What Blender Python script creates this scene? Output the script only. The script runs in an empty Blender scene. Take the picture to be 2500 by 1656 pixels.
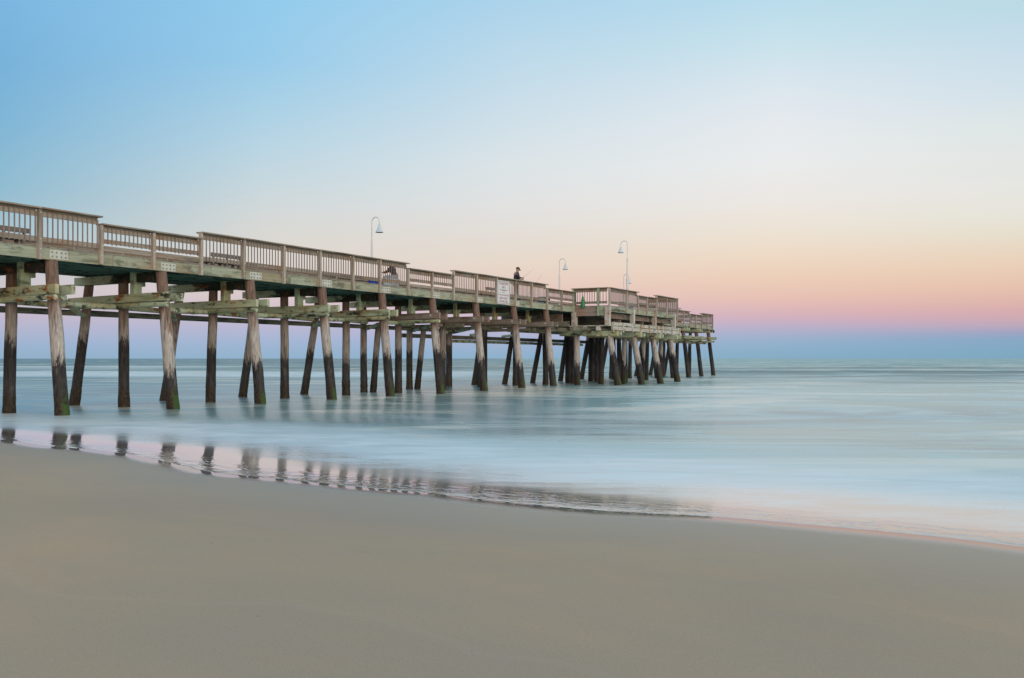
import bpy, bmesh, math, random
from mathutils import Vector, Matrix, noise
random.seed(7)
R = math.radians
S = bpy.context.scene
COL = S.collection

# ------------------------------------------------------------------ camera
F = 2321.0                                    # focal length in pixels of the 2500 px wide photograph
cam_d = bpy.data.cameras.new('camera'); cam = bpy.data.objects.new('camera', cam_d); COL.objects.link(cam)
cam_d.sensor_width = 36; cam_d.lens = 36*F/2500; cam_d.shift_y = 47.5/2500
cam_d.clip_start = 0.1; cam_d.clip_end = 30000
EYE = 1.5
cam.location = (0, 0, EYE); cam.rotation_euler = (R(90), 0, 0)
S.camera = cam

# ------------------------------------------------------------------ view
S.view_settings.view_transform = 'Standard'; S.view_settings.look = 'None'
S.view_settings.exposure = 0.0; S.view_settings.gamma = 1.0

def lin(c):
    return tuple((v/255/12.92) if v/255 <= 0.04045 else ((v/255+0.055)/1.055)**2.4 for v in c) + (1,)

# ------------------------------------------------------------------ node helper
class NT:
    def __init__(s, tree):
        s.t = tree; s.n = tree.nodes; s.l = tree.links
    def node(s, typ, **kw):
        n = s.n.new(typ)
        for k, v in kw.items(): setattr(n, k, v)
        return n
    def put(s, sock, v):
        if hasattr(v, 'is_output') or isinstance(v, bpy.types.NodeSocket): s.l.new(v, sock)
        else: sock.default_value = v
    def math(s, op, a, b=0.0, c=0.0, clamp=False):
        n = s.node('ShaderNodeMath', operation=op, use_clamp=clamp)
        s.put(n.inputs[0], a); s.put(n.inputs[1], b); s.put(n.inputs[2], c)
        return n.outputs[0]
    def add(s, a, b): return s.math('ADD', a, b)
    def mul(s, a, b): return s.math('MULTIPLY', a, b)
    def sub(s, a, b): return s.math('SUBTRACT', a, b)
    def mx(s, a, b): return s.math('MAXIMUM', a, b)
    def step(s, v, a, b, lo=0.0, hi=1.0):
        n = s.node('ShaderNodeMapRange', interpolation_type='SMOOTHSTEP')
        s.put(n.inputs[0], v); s.put(n.inputs[1], a); s.put(n.inputs[2], b); s.put(n.inputs[3], lo); s.put(n.inputs[4], hi)
        return n.outputs[0]
    def lerp(s, v, a, b, lo=0.0, hi=1.0):
        n = s.node('ShaderNodeMapRange')
        s.put(n.inputs[0], v); s.put(n.inputs[1], a); s.put(n.inputs[2], b); s.put(n.inputs[3], lo); s.put(n.inputs[4], hi)
        return n.outputs[0]
    def mix(s, f, a, b):
        n = s.node('ShaderNodeMix', data_type='RGBA')
        s.put(n.inputs[0], f); s.put(n.inputs[6], a); s.put(n.inputs[7], b)
        return n.outputs[2]
    def sep(s, v):
        n = s.node('ShaderNodeSeparateXYZ'); s.put(n.inputs[0], v); return n.outputs
    def comb(s, x, y, z=0.0):
        n = s.node('ShaderNodeCombineXYZ'); s.put(n.inputs[0], x); s.put(n.inputs[1], y); s.put(n.inputs[2], z); return n.outputs[0]
    def noise(s, vec, scale=1.0, detail=3.0, rough=0.5, dist=0.0):
        n = s.node('ShaderNodeTexNoise'); s.put(n.inputs['Vector'], vec)
        n.inputs['Scale'].default_value = scale; n.inputs['Detail'].default_value = detail
        n.inputs['Roughness'].default_value = rough; n.inputs['Distortion'].default_value = dist
        return n.outputs[0]
    def scalev(s, vec, sc):
        n = s.node('ShaderNodeMapping'); s.put(n.inputs[0], vec); n.inputs['Scale'].default_value = sc
        return n.outputs[0]
    def ramp(s, f, stops):
        n = s.node('ShaderNodeValToRGB'); e = n.color_ramp.elements
        while len(e) > 1: e.remove(e[-1])
        e[0].position, e[0].color = stops[0]
        for p, c in stops[1:]:
            k = e.new(p); k.color = c
        s.put(n.inputs[0], f)
        return n.outputs[0]

# ------------------------------------------------------------------ world: dusk sky, pink band over blue haze
SKY_DEBUG = False
w = bpy.data.worlds.new('World'); S.world = w; w.use_nodes = True
T = NT(w.node_tree); T.n.clear()
tc = T.node('ShaderNodeTexCoord')
nrm = T.node('ShaderNodeVectorMath', operation='NORMALIZE'); T.l.new(tc.outputs['Generated'], nrm.inputs[0])
sx, sy, sz = T.sep(nrm.outputs[0])
elev = T.math('ARCSINE', sz)                                 # radians
az = T.math('ARCTAN2', sx, sy)                               # 0 straight out to sea, + to the right
def elev_of(y, x): return math.atan((875.5-y)/math.hypot(F, x-1250))
SKY = {   # photograph pixel row -> colour, for five columns
 0:    [(873,(145,176,200)),(840,(158,180,208)),(800,(180,182,208)),(760,(198,186,200)),(720,(206,196,202)),(640,(196,200,206)),(560,(166,196,208)),(460,(146,188,208)),(300,(128,182,214)),(150,(120,178,218)),(0,(124,182,224))],
 650:  [(873,(146,178,204)),(840,(160,182,212)),(800,(184,184,210)),(760,(208,190,202)),(720,(220,202,202)),(640,(222,214,208)),(580,(218,216,210)),(520,(212,216,216)),(450,(200,216,222)),(350,(184,213,228)),(250,(168,208,230)),(150,(152,203,234)),(0,(146,203,236))],
 1250: [(873,(140,176,202)),(830,(166,180,210)),(790,(200,184,206)),(740,(224,194,196)),(700,(230,204,192)),(640,(231,216,202)),(560,(227,222,216)),(500,(226,226,225)),(400,(220,228,231)),(300,(208,224,233)),(150,(190,218,234)),(0,(172,211,235))],
 1900: [(873,(134,172,196)),(850,(142,176,202)),(826,(156,177,204)),(800,(184,176,202)),(770,(214,178,188)),(730,(230,192,180)),(680,(236,206,184)),(620,(238,218,198)),(560,(237,227,213)),(480,(236,232,228)),(400,(234,236,236)),(300,(230,234,238)),(200,(218,230,238)),(100,(200,226,236)),(0,(186,220,236))],
 2500: [(873,(127,168,192)),(850,(130,169,195)),(832,(136,169,197)),(818,(142,164,195)),(804,(176,166,192)),(788,(198,170,184)),(770,(211,170,177)),(740,(222,180,172)),(700,(230,194,174)),(650,(234,207,184)),(600,(232,216,196)),(560,(230,224,208)),(520,(230,228,218)),(450,(230,230,226)),(300,(222,230,230)),(230,(212,226,234)),(120,(200,222,234)),(0,(186,217,230))],
}
E_MAX = 1.571
def ramp_for(x, top):
    st = [(0.0, lin(SKY[x][0][1]))]
    for y, c in SKY[x]: st.append((max(0.0005, elev_of(y, x)/E_MAX), lin(c)))
    st.append((0.42, lin(top))); st.append((1.0, lin((140, 180, 214))))
    return T.ramp(T.math('DIVIDE', elev, E_MAX, clamp=True), st)
XS = (0, 650, 1250, 1900, 2500)
cols = [ramp_for(x, tp) for x, tp in zip(XS, ((112,170,218), (120,184,228), (146,196,230), (160,206,232), (164,206,226)))]
azs = [math.atan((x-1250)/F) for x in XS]
c = cols[0]
for k in range(4):
    c = T.mix(T.lerp(az, azs[k], azs[k+1]), c, cols[k+1])
# the sunset glow lies behind the photographer
back = T.step(sy, 0.1, -0.7)
glow = T.ramp(T.math('DIVIDE', elev, E_MAX, clamp=True), [(0.0, lin((255,196,140))), (0.08, lin((255,214,170))), (0.25, lin((226,222,222))), (0.6, lin((170,200,222))), (1.0, lin((140,180,214)))])
bri = T.node('ShaderNodeVectorMath', operation='SCALE'); T.l.new(glow, bri.inputs[0]); bri.inputs['Scale'].default_value = 1.4
c = T.mix(back, c, bri.outputs[0])
bg = T.node('ShaderNodeBackground'); T.l.new(c, bg.inputs[0]); bg.inputs[1].default_value = 1.0
wo = T.node('ShaderNodeOutputWorld'); T.l.new(bg.outputs[0], wo.inputs[0])

# ------------------------------------------------------------------ the low sun's soft afterglow, from behind and to the right
sun_d = bpy.data.lights.new('afterglow_sun', 'SUN'); sun_d.energy = 0.85; sun_d.angle = R(30); sun_d.color = (1.0, 0.86, 0.74)
sun = bpy.data.objects.new('afterglow_sun', sun_d); COL.objects.link(sun)
sun.rotation_euler = Vector((0.62, -0.78, 0.30)).to_track_quat('Z', 'Y').to_euler()

# ------------------------------------------------------------------ object helpers
def tag(o, label=None, cat=None, group=None, kind=None):
    if label: o['label'] = label
    if cat: o['category'] = cat
    if group: o['group'] = group
    if kind: o['kind'] = kind
    return o
def empty(name, loc=(0,0,0), rz=0.0, label=None, cat=None, group=None):
    o = bpy.data.objects.new(name, None); COL.objects.link(o); o.location = loc; o.rotation_euler = (0,0,rz)
    o.empty_display_size = 0.2
    return tag(o, label, cat, group)
class MB:
    def __init__(s): s.v = []; s.f = []; s.m = []; s.sm = []
    def poly(s, vs, fs, mi=0, smooth=False):
        b = len(s.v); s.v += [tuple(x) for x in vs]
        for f in fs: s.f.append(tuple(b+i for i in f)); s.m.append(mi); s.sm.append(smooth)
    def box(s, x0, x1, y0, y1, z0, z1, mi=0):
        v = [(x0,y0,z0),(x1,y0,z0),(x1,y1,z0),(x0,y1,z0),(x0,y0,z1),(x1,y0,z1),(x1,y1,z1),(x0,y1,z1)]
        s.poly(v, [(3,2,1,0),(4,5,6,7),(0,1,5,4),(1,2,6,5),(2,3,7,6),(3,0,4,7)], mi)
    def beam(s, p0, p1, w, h, mi=0, up=(0,0,1), seg=1, jit=0.0):
        p0 = Vector(p0); p1 = Vector(p1); d = (p1-p0).normalized(); u = Vector(up)
        if abs(d.dot(u)) > .95: u = Vector((1,0,0))
        r = d.cross(u).normalized(); u = r.cross(d).normalized()
        rings = []
        for k in range(seg+1):
            c_ = p0.lerp(p1, k/seg)
            j = [random.uniform(-jit, jit) for _ in range(2)]
            c_ = c_ + r*j[0] + u*j[1]
            rings.append([c_ + r*(a*w/2) + u*(b*h/2) for a, b in ((-1,-1),(1,-1),(1,1),(-1,1))])
        vs = [q for rg in rings for q in rg]; fs = [(0,1,2,3)]
        for k in range(seg):
            for a in range(4):
                b = (a+1) % 4; fs.append((k*4+a, k*4+4+a, k*4+4+b, k*4+b))
        e = seg*4; fs.append((e+3, e+2, e+1, e))
        s.poly(vs, fs, mi)
    def tube(s, pts, rad, n=10, mi=0, cap=True, rough=0.0, seed=0.0):
        pts = [Vector(p) for p in pts]
        if not hasattr(rad, '__len__'): rad = [rad]*len(pts)
        vs = []; ref = None
        for k, p in enumerate(pts):
            d = (pts[min(k+1, len(pts)-1)] - pts[max(k-1, 0)]).normalized()
            if ref is None:
                ref = Vector((0,0,1)) if abs(d.z) < .9 else Vector((1,0,0))
            r = d.cross(ref).normalized(); ref = r.cross(d).normalized()
            for a in range(n):
                t = 2*math.pi*a/n; q = r*math.cos(t) + ref*math.sin(t)
                rr = rad[k]
                if rough: rr *= 1 + rough*noise.noise(Vector((q.x*1.6+seed, q.y*1.6, p.z*1.3+q.z+seed)))
                vs.append(p + q*rr)
        fs = []
        for k in range(len(pts)-1):
            for a in range(n):
                b = (a+1) % n; fs.append((k*n+a, k*n+b, k*n+n+b, k*n+n+a))
        s.poly(vs, fs, mi, True)
        if cap:
            s.poly(vs[:n], [tuple(range(n))[::-1]], mi); s.poly(vs[-n:], [tuple(range(n))], mi)
    def lathe(s, c, prof, n=16, mi=0):
        vs = []; 
        for r, z in prof:
            for a in range(n):
                t = 2*math.pi*a/n; vs.append((c[0]+r*math.cos(t), c[1]+r*math.sin(t), c[2]+z))
        fs = []
        for k in range(len(prof)-1):
            for a in range(n):
                b = (a+1) % n; fs.append((k*n+a, k*n+b, k*n+n+b, k*n+n+a))
        s.poly(vs, fs, mi, True)
    def ball(s, c, r, sc=(1,1,1), n=12, mi=0):
        m = n//2; prof = []
        vs = []; fs = []
        for k in range(m+1):
            ph = math.pi*k/m
            for a in range(n):
                t = 2*math.pi*a/n
                vs.append((c[0]+r*sc[0]*math.sin(ph)*math.cos(t), c[1]+r*sc[1]*math.sin(ph)*math.sin(t), c[2]-r*sc[2]*math.cos(ph)))
        for k in range(m):
            for a in range(n):
                b = (a+1) % n; fs.append((k*n+a, k*n+b, k*n+n+b, k*n+n+a))
        s.poly(vs, fs, mi, True)
    def build(s, name, mats, parent=None, **tg):
        me = bpy.data.meshes.new(name); me.from_pydata(s.v, [], s.f)
        if not isinstance(mats, (list, tuple)): mats = [mats]
        for m in mats: me.materials.append(m)
        me.polygons.foreach_set('material_index', s.m); me.polygons.foreach_set('use_smooth', s.sm); me.update()
        o = bpy.data.objects.new(name, me); COL.objects.link(o)
        if parent: o.parent = parent
        if tg: tag(o, **tg)
        return o

# ------------------------------------------------------------------ materials
def mat(name):
    m = bpy.data.materials.new(name); m.use_nodes = True
    t = NT(m.node_tree); b = [n for n in t.n if n.type == 'BSDF_PRINCIPLED'][0]
    return m, t, b
def bump(t, b, h, strength=0.3, dist=0.01):
    n = t.node('ShaderNodeBump'); n.inputs['Strength'].default_value = strength; n.inputs['Distance'].default_value = dist
    t.put(n.inputs['Height'], h); t.l.new(n.outputs[0], b.inputs['Normal'])
def simple(name, col, rough=0.6, metal=0.0):
    m, t, b = mat(name)
    tcn = t.node('ShaderNodeTexCoord')
    n = t.noise(tcn.outputs['Object'], 6.0, 4)
    dark = tuple(v*0.82 for v in col[:3])+(1,)
    t.put(b.inputs['Base Color'], t.mix(t.lerp(n, .35, .65), dark, col+(1,) if len(col) == 3 else col))
    b.inputs['Roughness'].default_value = rough; b.inputs['Metallic'].default_value = metal
    return m
def timber(name, a, b_, c_, axis=0, stain=None, stain_amt=0.0, rust=0.0, mould=0.0, rough=0.85, wet_y=None):
    """weathered boards; a light, b_ mid, c_ dark; grain runs along the given object axis (2 = upright)"""
    m, t, b = mat(name)
    tcn = t.node('ShaderNodeTexCoord'); oi = t.node('ShaderNodeObjectInfo')
    off = t.node('ShaderNodeVectorMath', operation='ADD'); t.l.new(tcn.outputs['Object'], off.inputs[0])
    rv = t.comb(t.mul(oi.outputs['Random'], 31.0), t.mul(oi.outputs['Random'], 17.0), t.mul(oi.outputs['Random'], 5.0)); t.l.new(rv, off.inputs[1])
    P = off.outputs[0]
    sc = [9.0, 9.0, 26.0]; sc2 = [1.0, 1.0, 3.0]
    if axis == 2: sc = [26.0, 26.0, 1.6]; sc2 = [3, 3, .5]
    elif axis == 0: sc = [1.2, 24.0, 26.0]; sc2 = [.5, 3, 4]
    else: sc = [24.0, 1.2, 26.0]; sc2 = [3, .5, 4]
    g = t.noise(t.scalev(P, sc), 1.0, 4, .6)
    big = t.noise(t.scalev(P, sc2), 1.0, 3, .55)
    col = t.mix(t.lerp(g, .3, .7), b_+(1,), a+(1,))
    col = t.mix(t.step(big, .5, .72), col, c_+(1,))
    if stain: col = t.mix(t.mul(t.step(t.noise(t.scalev(P, [.7,.7,1.2]), 1.0, 4, .6), .46, .66), stain_amt), col, stain+(1,))
    if mould:
        mm = t.noise(t.scalev(P, [1.3, 1.3, 3.0]), 1.0, 7, .74)
        col = t.mix(t.mul(t.step(mm, .51, .62), mould), col, (.018,.018,.012,1))
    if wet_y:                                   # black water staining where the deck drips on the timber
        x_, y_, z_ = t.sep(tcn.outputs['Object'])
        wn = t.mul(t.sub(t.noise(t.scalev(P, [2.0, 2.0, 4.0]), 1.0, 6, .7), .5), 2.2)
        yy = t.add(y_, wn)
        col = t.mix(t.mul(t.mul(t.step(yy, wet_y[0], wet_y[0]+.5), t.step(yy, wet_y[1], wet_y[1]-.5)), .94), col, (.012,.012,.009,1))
    if rust:
        rr = t.noise(t.scalev(P, [1.6, 1.6, 3.2]), 1.0, 5, .6)
        col = t.mix(t.mul(t.step(rr, .57, .66), rust), col, (.30,.085,.02,1))
    t.put(b.inputs['Base Color'], col); b.inputs['Roughness'].default_value = rough
    b.inputs['Specular IOR Level'].default_value = 0.25
    bump(t, b, t.add(g, t.mul(big, .5)), .5, .006)
    return m
M_RAIL  = timber('weathered rail boards', (.42,.37,.30), (.25,.215,.17), (.14,.115,.085), 0, (.27,.14,.07), .55)
M_BAL   = timber('grey balusters', (.33,.28,.25), (.20,.165,.145), (.13,.105,.09), 2, (.27,.14,.08), .5)
M_POST  = timber('grey posts', (.54,.48,.40), (.34,.295,.24), (.20,.165,.13), 2, (.34,.2,.12), .35)
M_FASC  = timber('greenish edge boards', (.46,.49,.37), (.27,.30,.21), (.15,.15,.10), 0, (.32,.24,.14), .6, mould=.5)
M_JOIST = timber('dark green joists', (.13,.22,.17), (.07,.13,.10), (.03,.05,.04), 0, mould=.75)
M_DECK  = timber('deck planks', (.34,.31,.27), (.22,.20,.17), (.13,.12,.10), 1)
M_PALE  = timber('pale green treated timber', (.54,.60,.42), (.40,.46,.31), (.26,.28,.15), 1, (.50,.40,.18), .55, rust=1.0, mould=.95)
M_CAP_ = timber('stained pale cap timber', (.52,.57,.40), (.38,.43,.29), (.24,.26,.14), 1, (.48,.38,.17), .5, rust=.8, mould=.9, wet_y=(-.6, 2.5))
M_PALEX = timber('pale green upright timber', (.46,.58,.40), (.33,.43,.28), (.20,.20,.10), 2, (.36,.27,.09), .6, rust=.6, mould=.6)
M_BROWN = timber('brown brace timber', (.36,.31,.26), (.22,.18,.15), (.11,.09,.07), 1, (.25,.12,.08), .5, mould=.5)
M_DARK  = timber('dark pole timber', (.26,.25,.18), (.15,.14,.10), (.05,.05,.035), 0, mould=.6)
M_GPOST = timber('green painted posts', (.40,.56,.40), (.32,.45,.32), (.24,.32,.2), 2)
M_WHITE = timber('bleached platform timber', (.62,.60,.54), (.46,.45,.39), (.32,.30,.22), 0, (.45,.42,.2), .5, rust=.7, mould=.55)
M_WHITEV= timber('bleached platform posts', (.66,.63,.57), (.5,.48,.42), (.34,.3,.24), 2, (.42,.2,.1), .8, rust=.6)
M_PLANK = timber('brown plank wall', (.40,.32,.27), (.28,.21,.17), (.18,.14,.11), 1, (.36,.2,.12), .5)
M_PLATE = simple('pale plate', (.62,.64,.55), .6)
M_BOLT  = simple('bolt', (.33,.31,.25), .5, .3)
M_BOLTL = simple('light bolt head', (.72,.68,.62), .5)

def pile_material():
    m, t, b = mat('weathered pile')
    tcn = t.node('ShaderNodeTexCoord'); oi = t.node('ShaderNodeObjectInfo'); P = tcn.outputs['Object']
    x, y, z = t.sep(P); rnd = oi.outputs['Random']
    g = t.noise(t.scalev(P, (9, 9, .9)), 1.0, 5, .62)
    fine = t.noise(t.scalev(P, (30, 30, 3)), 1.0, 4, .6)
    gr = t.lerp(fine, .3, .7)
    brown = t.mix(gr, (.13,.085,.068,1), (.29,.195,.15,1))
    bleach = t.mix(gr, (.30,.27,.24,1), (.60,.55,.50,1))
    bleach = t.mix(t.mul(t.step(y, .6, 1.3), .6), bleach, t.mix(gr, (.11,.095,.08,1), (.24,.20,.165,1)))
    black = t.mix(gr, (.006,.006,.007,1), (.055,.050,.048,1))
    black = t.mix(t.mul(t.step(t.noise(t.scalev(P, (5, 5, 1.2)), 1, 5, .7), .55, .68), .6), black, (.13,.12,.105,1))
    low = t.mix(t.lerp(t.noise(P, 14, 5, .7), .4, .65), (.010,.008,.005,1), (.06,.042,.022,1))
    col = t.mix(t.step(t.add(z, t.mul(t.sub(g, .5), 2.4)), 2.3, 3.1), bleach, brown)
    # long dark drying cracks in the bleached part
    col = t.mix(t.mul(t.step(g, .56, .66), .7), col, (.085,.065,.05,1))
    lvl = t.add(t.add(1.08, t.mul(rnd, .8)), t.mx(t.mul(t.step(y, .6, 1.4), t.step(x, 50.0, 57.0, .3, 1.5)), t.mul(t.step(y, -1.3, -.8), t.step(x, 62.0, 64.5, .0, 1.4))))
    edge = t.add(t.sub(z, lvl), t.mul(t.sub(g, .5), 1.3))
    edge = t.add(edge, t.mul(t.sub(t.noise(t.scalev(P, (12, 12, 4)), 1, 6, .8), .5), 1.3))
    col = t.mix(t.step(edge, .16, -.18), col, black)
    col = t.mix(t.step(t.add(z, t.mul(t.sub(g, .5), 1.2)), .68, .35), col, low)
    # green weed on the seaward side just above the water
    geo = t.node('ShaderNodeNewGeometry'); nx, ny, nz = t.sep(geo.outputs['Normal'])
    al = t.mul(t.step(t.add(z, t.mul(t.sub(t.noise(P, 5, 4, .6), .5), 1.4)), .62, .30), t.step(nx, .25, .8))
    al = t.mul(al, t.lerp(y, 1.0, -.2))
    al.node.use_clamp = True
    col = t.mix(t.mul(al, .75), col, (.04,.10,.008,1))
    ru = t.mul(t.step(t.noise(t.scalev(P, (7,7,.35)), 1, 3, .5), .64, .70), t.step(z, 1.6, 2.4))
    col = t.mix(t.mul(ru, .8), col, (.22,.085,.04,1))
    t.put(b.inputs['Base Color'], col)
    t.put(b.inputs['Roughness'], t.step(z, .8, 1.6, .55, .9)); b.inputs['Specular IOR Level'].default_value = .3
    bump(t, b, t.add(fine, t.mul(g, 2.0)), .7, .012)
    return m
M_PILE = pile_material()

# ------------------------------------------------------------------ shoreline curve (a along the water's edge to the right, d seaward)
TD = Vector((.811, -.585)); ND = Vector((.585, .811))
EDGE_Z = .075
PX = [(-300,1052),(0,1074),(106,1089),(211,1098),(317,1111),(422,1134),(500,1152),(634,1166),(792,1182),(950,1197),(1056,1206),(1162,1219),(1267,1230),(1479,1249),(1732,1262),(1954,1281),(2165,1300),(2376,1322),(2500,1338),(2800,1375)]
_pts = []
for x, y in PX:
    Z = (EYE-EDGE_Z)*F/(y-875.5); X = (x-1250)/F*Z
    p = Vector((X, Z)); _pts.append((p.dot(TD), p.dot(ND)))
_pts.sort()
def edge(a):
    if a <= _pts[0][0]: return _pts[0][1] + .4*math.sin((a-_pts[0][0])*.12)
    if a >= _pts[-1][0]: return _pts[-1][1] + .4*math.sin((a-_pts[-1][0])*.12)
    for k in range(len(_pts)-1):
        if _pts[k][0] <= a <= _pts[k+1][0]:
            p1, p2 = _pts[k], _pts[k+1]; p0 = _pts[max(k-1,0)]; p3 = _pts[min(k+2,len(_pts)-1)]
            u = (a-p1[0])/(p2[0]-p1[0])
            m1 = (p2[1]-p0[1])/(p2[0]-p0[0])*(p2[0]-p1[0]); m2 = (p3[1]-p1[1])/(p3[0]-p1[0])*(p2[0]-p1[0])
            return (2*u**3-3*u*u+1)*p1[1] + (u**3-2*u*u+u)*m1 + (-2*u**3+3*u*u)*p2[1] + (u**3-u*u)*m2
SL = .036
def film(d):                                   # the thin sheet of water follows the sloping sand, then levels out
    e = 2*EDGE_Z/SL
    if d < 0: return EDGE_Z - SL*d
    return EDGE_Z*(1-d/e)**2 if d < e else 0.0
def swell(X, Y, d):
    A = .10*max(0, min(1, (d-9)/45))
    h = A*noise.noise(Vector((X/34, Y/9, 0)))*1.6 + A*.5*noise.noise(Vector((X/13+5, Y/3.4, 3)))
    e1 = max(0, min(1, (X-6)/14)); e2 = max(0, min(1, (X-14)/18))
    wob = 2.2*noise.noise(Vector((X/22, 0, 7)))
    h += .30*e1*math.exp(-((Y-92-wob-.02*X)/3.2)**2) + .26*e2*math.exp(-((Y-74+wob)/2.4)**2) + .2*e1*math.exp(-((Y-112+wob*1.5)/5)**2)
    return h
def axis_vals(lo, hi, dense0, dense1, step, grow):
    v = [dense0]
    while v[-1] < dense1: v.append(v[-1]+step)
    s_ = step
    while v[-1] < hi: s_ *= grow; v.append(v[-1]+s_)
    s_ = step; l = [dense0]
    while l[-1] > lo: s_ *= grow; l.append(l[-1]-s_)
    return l[:0:-1] + v
def sheet(name, As, Ds, hfun, material, **tg):
    vs = []; sh = []
    for a in As:
        e = edge(a)
        for d in Ds:
            p = TD*a + ND*(e+d); vs.append((p.x, p.y, hfun(p.x, p.y, a, d))); sh += [a, d, 0.0]
    n = len(Ds); fs = []
    for i in range(len(As)-1):
        for j in range(n-1): fs.append((i*n+j, i*n+n+j, i*n+n+j+1, i*n+j+1))
    me = bpy.data.meshes.new(name); me.from_pydata(vs, [], fs); me.materials.append(material)
    at = me.attributes.new('shore', 'FLOAT_VECTOR', 'POINT'); at.data.foreach_set('vector', sh)
    me.polygons.foreach_set('use_smooth', [True]*len(fs)); me.update()
    o = bpy.data.objects.new(name, me); COL.objects.link(o)
    return tag(o, **tg)

# sea material
def sea_material():
    m, t, b = mat('sea water and drifting foam')
    at = t.node('ShaderNodeAttribute', attribute_name='shore'); a, d, _ = t.sep(at.outputs['Vector'])
    geo = t.node('ShaderNodeNewGeometry'); X, Y, Zp = t.sep(geo.outputs['Position'])
    n1 = t.noise(t.comb(t.mul(X, .085), t.mul(Y, .17)), 1.0, 5, .6, 1.6)
    n2 = t.noise(t.comb(t.mul(X, .22), t.mul(Y, .55), 4.0), 1.0, 4, .55, .4)
    n3 = t.noise(t.comb(t.mul(X, .022), t.mul(Y, .06), 9.0), 1.0, 4, .55, .5)
    # foam left by the last wave, just beyond the wet film
    dj = t.add(d, t.add(t.mul(t.sub(n1, .5), 3.4), t.mul(t.sub(n2, .5), 1.4)))
    near = t.mul(t.mul(t.step(dj, 1.0, 3.4), t.step(dj, 8.2, 4.2)), .85)
    side = t.step(t.add(X, t.mul(t.sub(n3, .5), 14.0)), -1.0, 9.0, .18, 1.0)          # the wash is thinner and the water darker under the pier
    streak = t.mul(t.mul(t.step(n2, .48, .70), .6), t.step(d, 2.5, 7.0))
    wash = t.mul(t.mul(t.step(n1, .44, .60), .62), t.step(d, 4.0, 9.0))
    yj = t.add(Y, t.mul(t.sub(n3, .5), 22.0))
    streak = t.mul(streak, side); wash = t.mul(wash, side)
    far = t.mul(t.mul(t.step(yj, 68.0, 82.0), t.step(yj, 128.0, 100.0)), t.mul(t.step(X, 6.0, -6.0), .95))
    far2 = t.mul(t.mul(t.step(yj, 122.0, 140.0), t.step(yj, 200.0, 175.0)), t.mul(t.step(X, -25.0, -60.0), .85))
    foam = t.mx(t.mx(near, t.mx(streak, wash)), t.mx(far, far2))
    teal = t.mix(t.step(n3, .40, .60), (.07,.20,.205,1), (.27,.42,.37,1))
    teal = t.mix(t.sub(1.0, side), teal, t.mix(t.lerp(n1, .35, .65), (.07,.155,.145,1), (.19,.29,.25,1)))
    teal = t.mix(t.mul(t.step(Y, 120.0, 400.0), .75), teal, t.mix(t.step(X, -60.0, 60.0), (.035,.17,.21,1), (.10,.34,.34,1)))
    yw = t.add(Y, t.mul(t.sub(n3, .5), 9.0)); yw2 = t.add(Y, t.mul(t.sub(n1, .5), 7.0))
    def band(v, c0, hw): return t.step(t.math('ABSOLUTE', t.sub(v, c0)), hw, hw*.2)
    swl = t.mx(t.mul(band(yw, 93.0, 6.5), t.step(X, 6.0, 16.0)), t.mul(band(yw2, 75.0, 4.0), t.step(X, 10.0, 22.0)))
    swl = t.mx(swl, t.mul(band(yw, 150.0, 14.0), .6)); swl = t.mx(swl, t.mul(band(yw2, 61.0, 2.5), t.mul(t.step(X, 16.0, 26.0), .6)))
    warm_refl = t.mul(t.step(n1, .49, .60), t.step(n3, .40, .55))
    teal = t.mix(t.mul(warm_refl, .75), teal, (.76,.63,.45,1))  # warm sky reflection painted into the water colour as cream patches
    gold_refl = t.mul(t.mul(t.step(n2, .50, .64), t.sub(1.0, side)), t.mul(t.step(Y, 22.0, 27.0), t.step(Y, 60.0, 45.0)))
    teal = t.mix(t.mul(gold_refl, .7), teal, (.52,.44,.30,1))  # warm reflected patches by the pier, also painted into the colour
    wet = (.34,.29,.25,1)
    teal = t.mix(t.mul(swl, .95), teal, (.008,.12,.14,1)); foam = t.mul(foam, t.mul(t.sub(1.0, t.mul(swl, .85)), t.sub(1.0, t.mul(t.mul(warm_refl, t.step(d, 6.0, 12.0)), .6))))  # swell bands: foam-free water, the fronts' weaker reflection painted in as dark colour
    deep = t.step(d, 1.2, 4.5)
    base = t.mix(deep, wet, teal)
    haze_f = t.mul(t.step(t.sub(t.add(d, t.mul(t.sub(n2, .5), 1.6)), t.step(X, 6.0, -5.0, -.62, .45)), .5, 1.8), t.step(d, 6.0, 2.0))
    foam = t.mx(foam, t.mul(haze_f, t.step(n1, .3, .6, .5, .8)))
    n4 = t.noise(t.comb(t.mul(X, .55), t.mul(Y, 1.9), 6.0), 1.0, 5, .65, 1.2)
    foam = t.mul(foam, t.lerp(n4, .35, .65, .55, 1.0))
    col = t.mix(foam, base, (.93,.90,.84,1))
    t.n.remove(b)
    rg = t.add(t.add(t.mul(deep, .20), .03), t.mul(foam, .32))
    fr = t.node('ShaderNodeFresnel'); fr.inputs['IOR'].default_value = 1.33
    cap = t.sub(t.sub(1.0, t.mul(deep, .52)), t.add(t.mul(t.step(Y, 30.0, 100.0), .25), t.mul(foam, .25)))
    fac = t.math('MINIMUM', t.mul(fr.outputs[0], 1.3), t.mx(cap, .12))
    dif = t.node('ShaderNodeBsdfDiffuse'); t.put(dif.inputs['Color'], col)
    glo = t.node('ShaderNodeBsdfGlossy'); glo.inputs['Color'].default_value = (1,1,1,1); t.put(glo.inputs['Roughness'], rg)
    ms = t.node('ShaderNodeMixShader'); t.put(ms.inputs[0], fac); t.l.new(dif.outputs[0], ms.inputs[1]); t.l.new(glo.outputs[0], ms.inputs[2])
    out = [n for n in t.n if n.type == 'OUTPUT_MATERIAL'][0]; t.l.new(ms.outputs[0], out.inputs[0])
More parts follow.
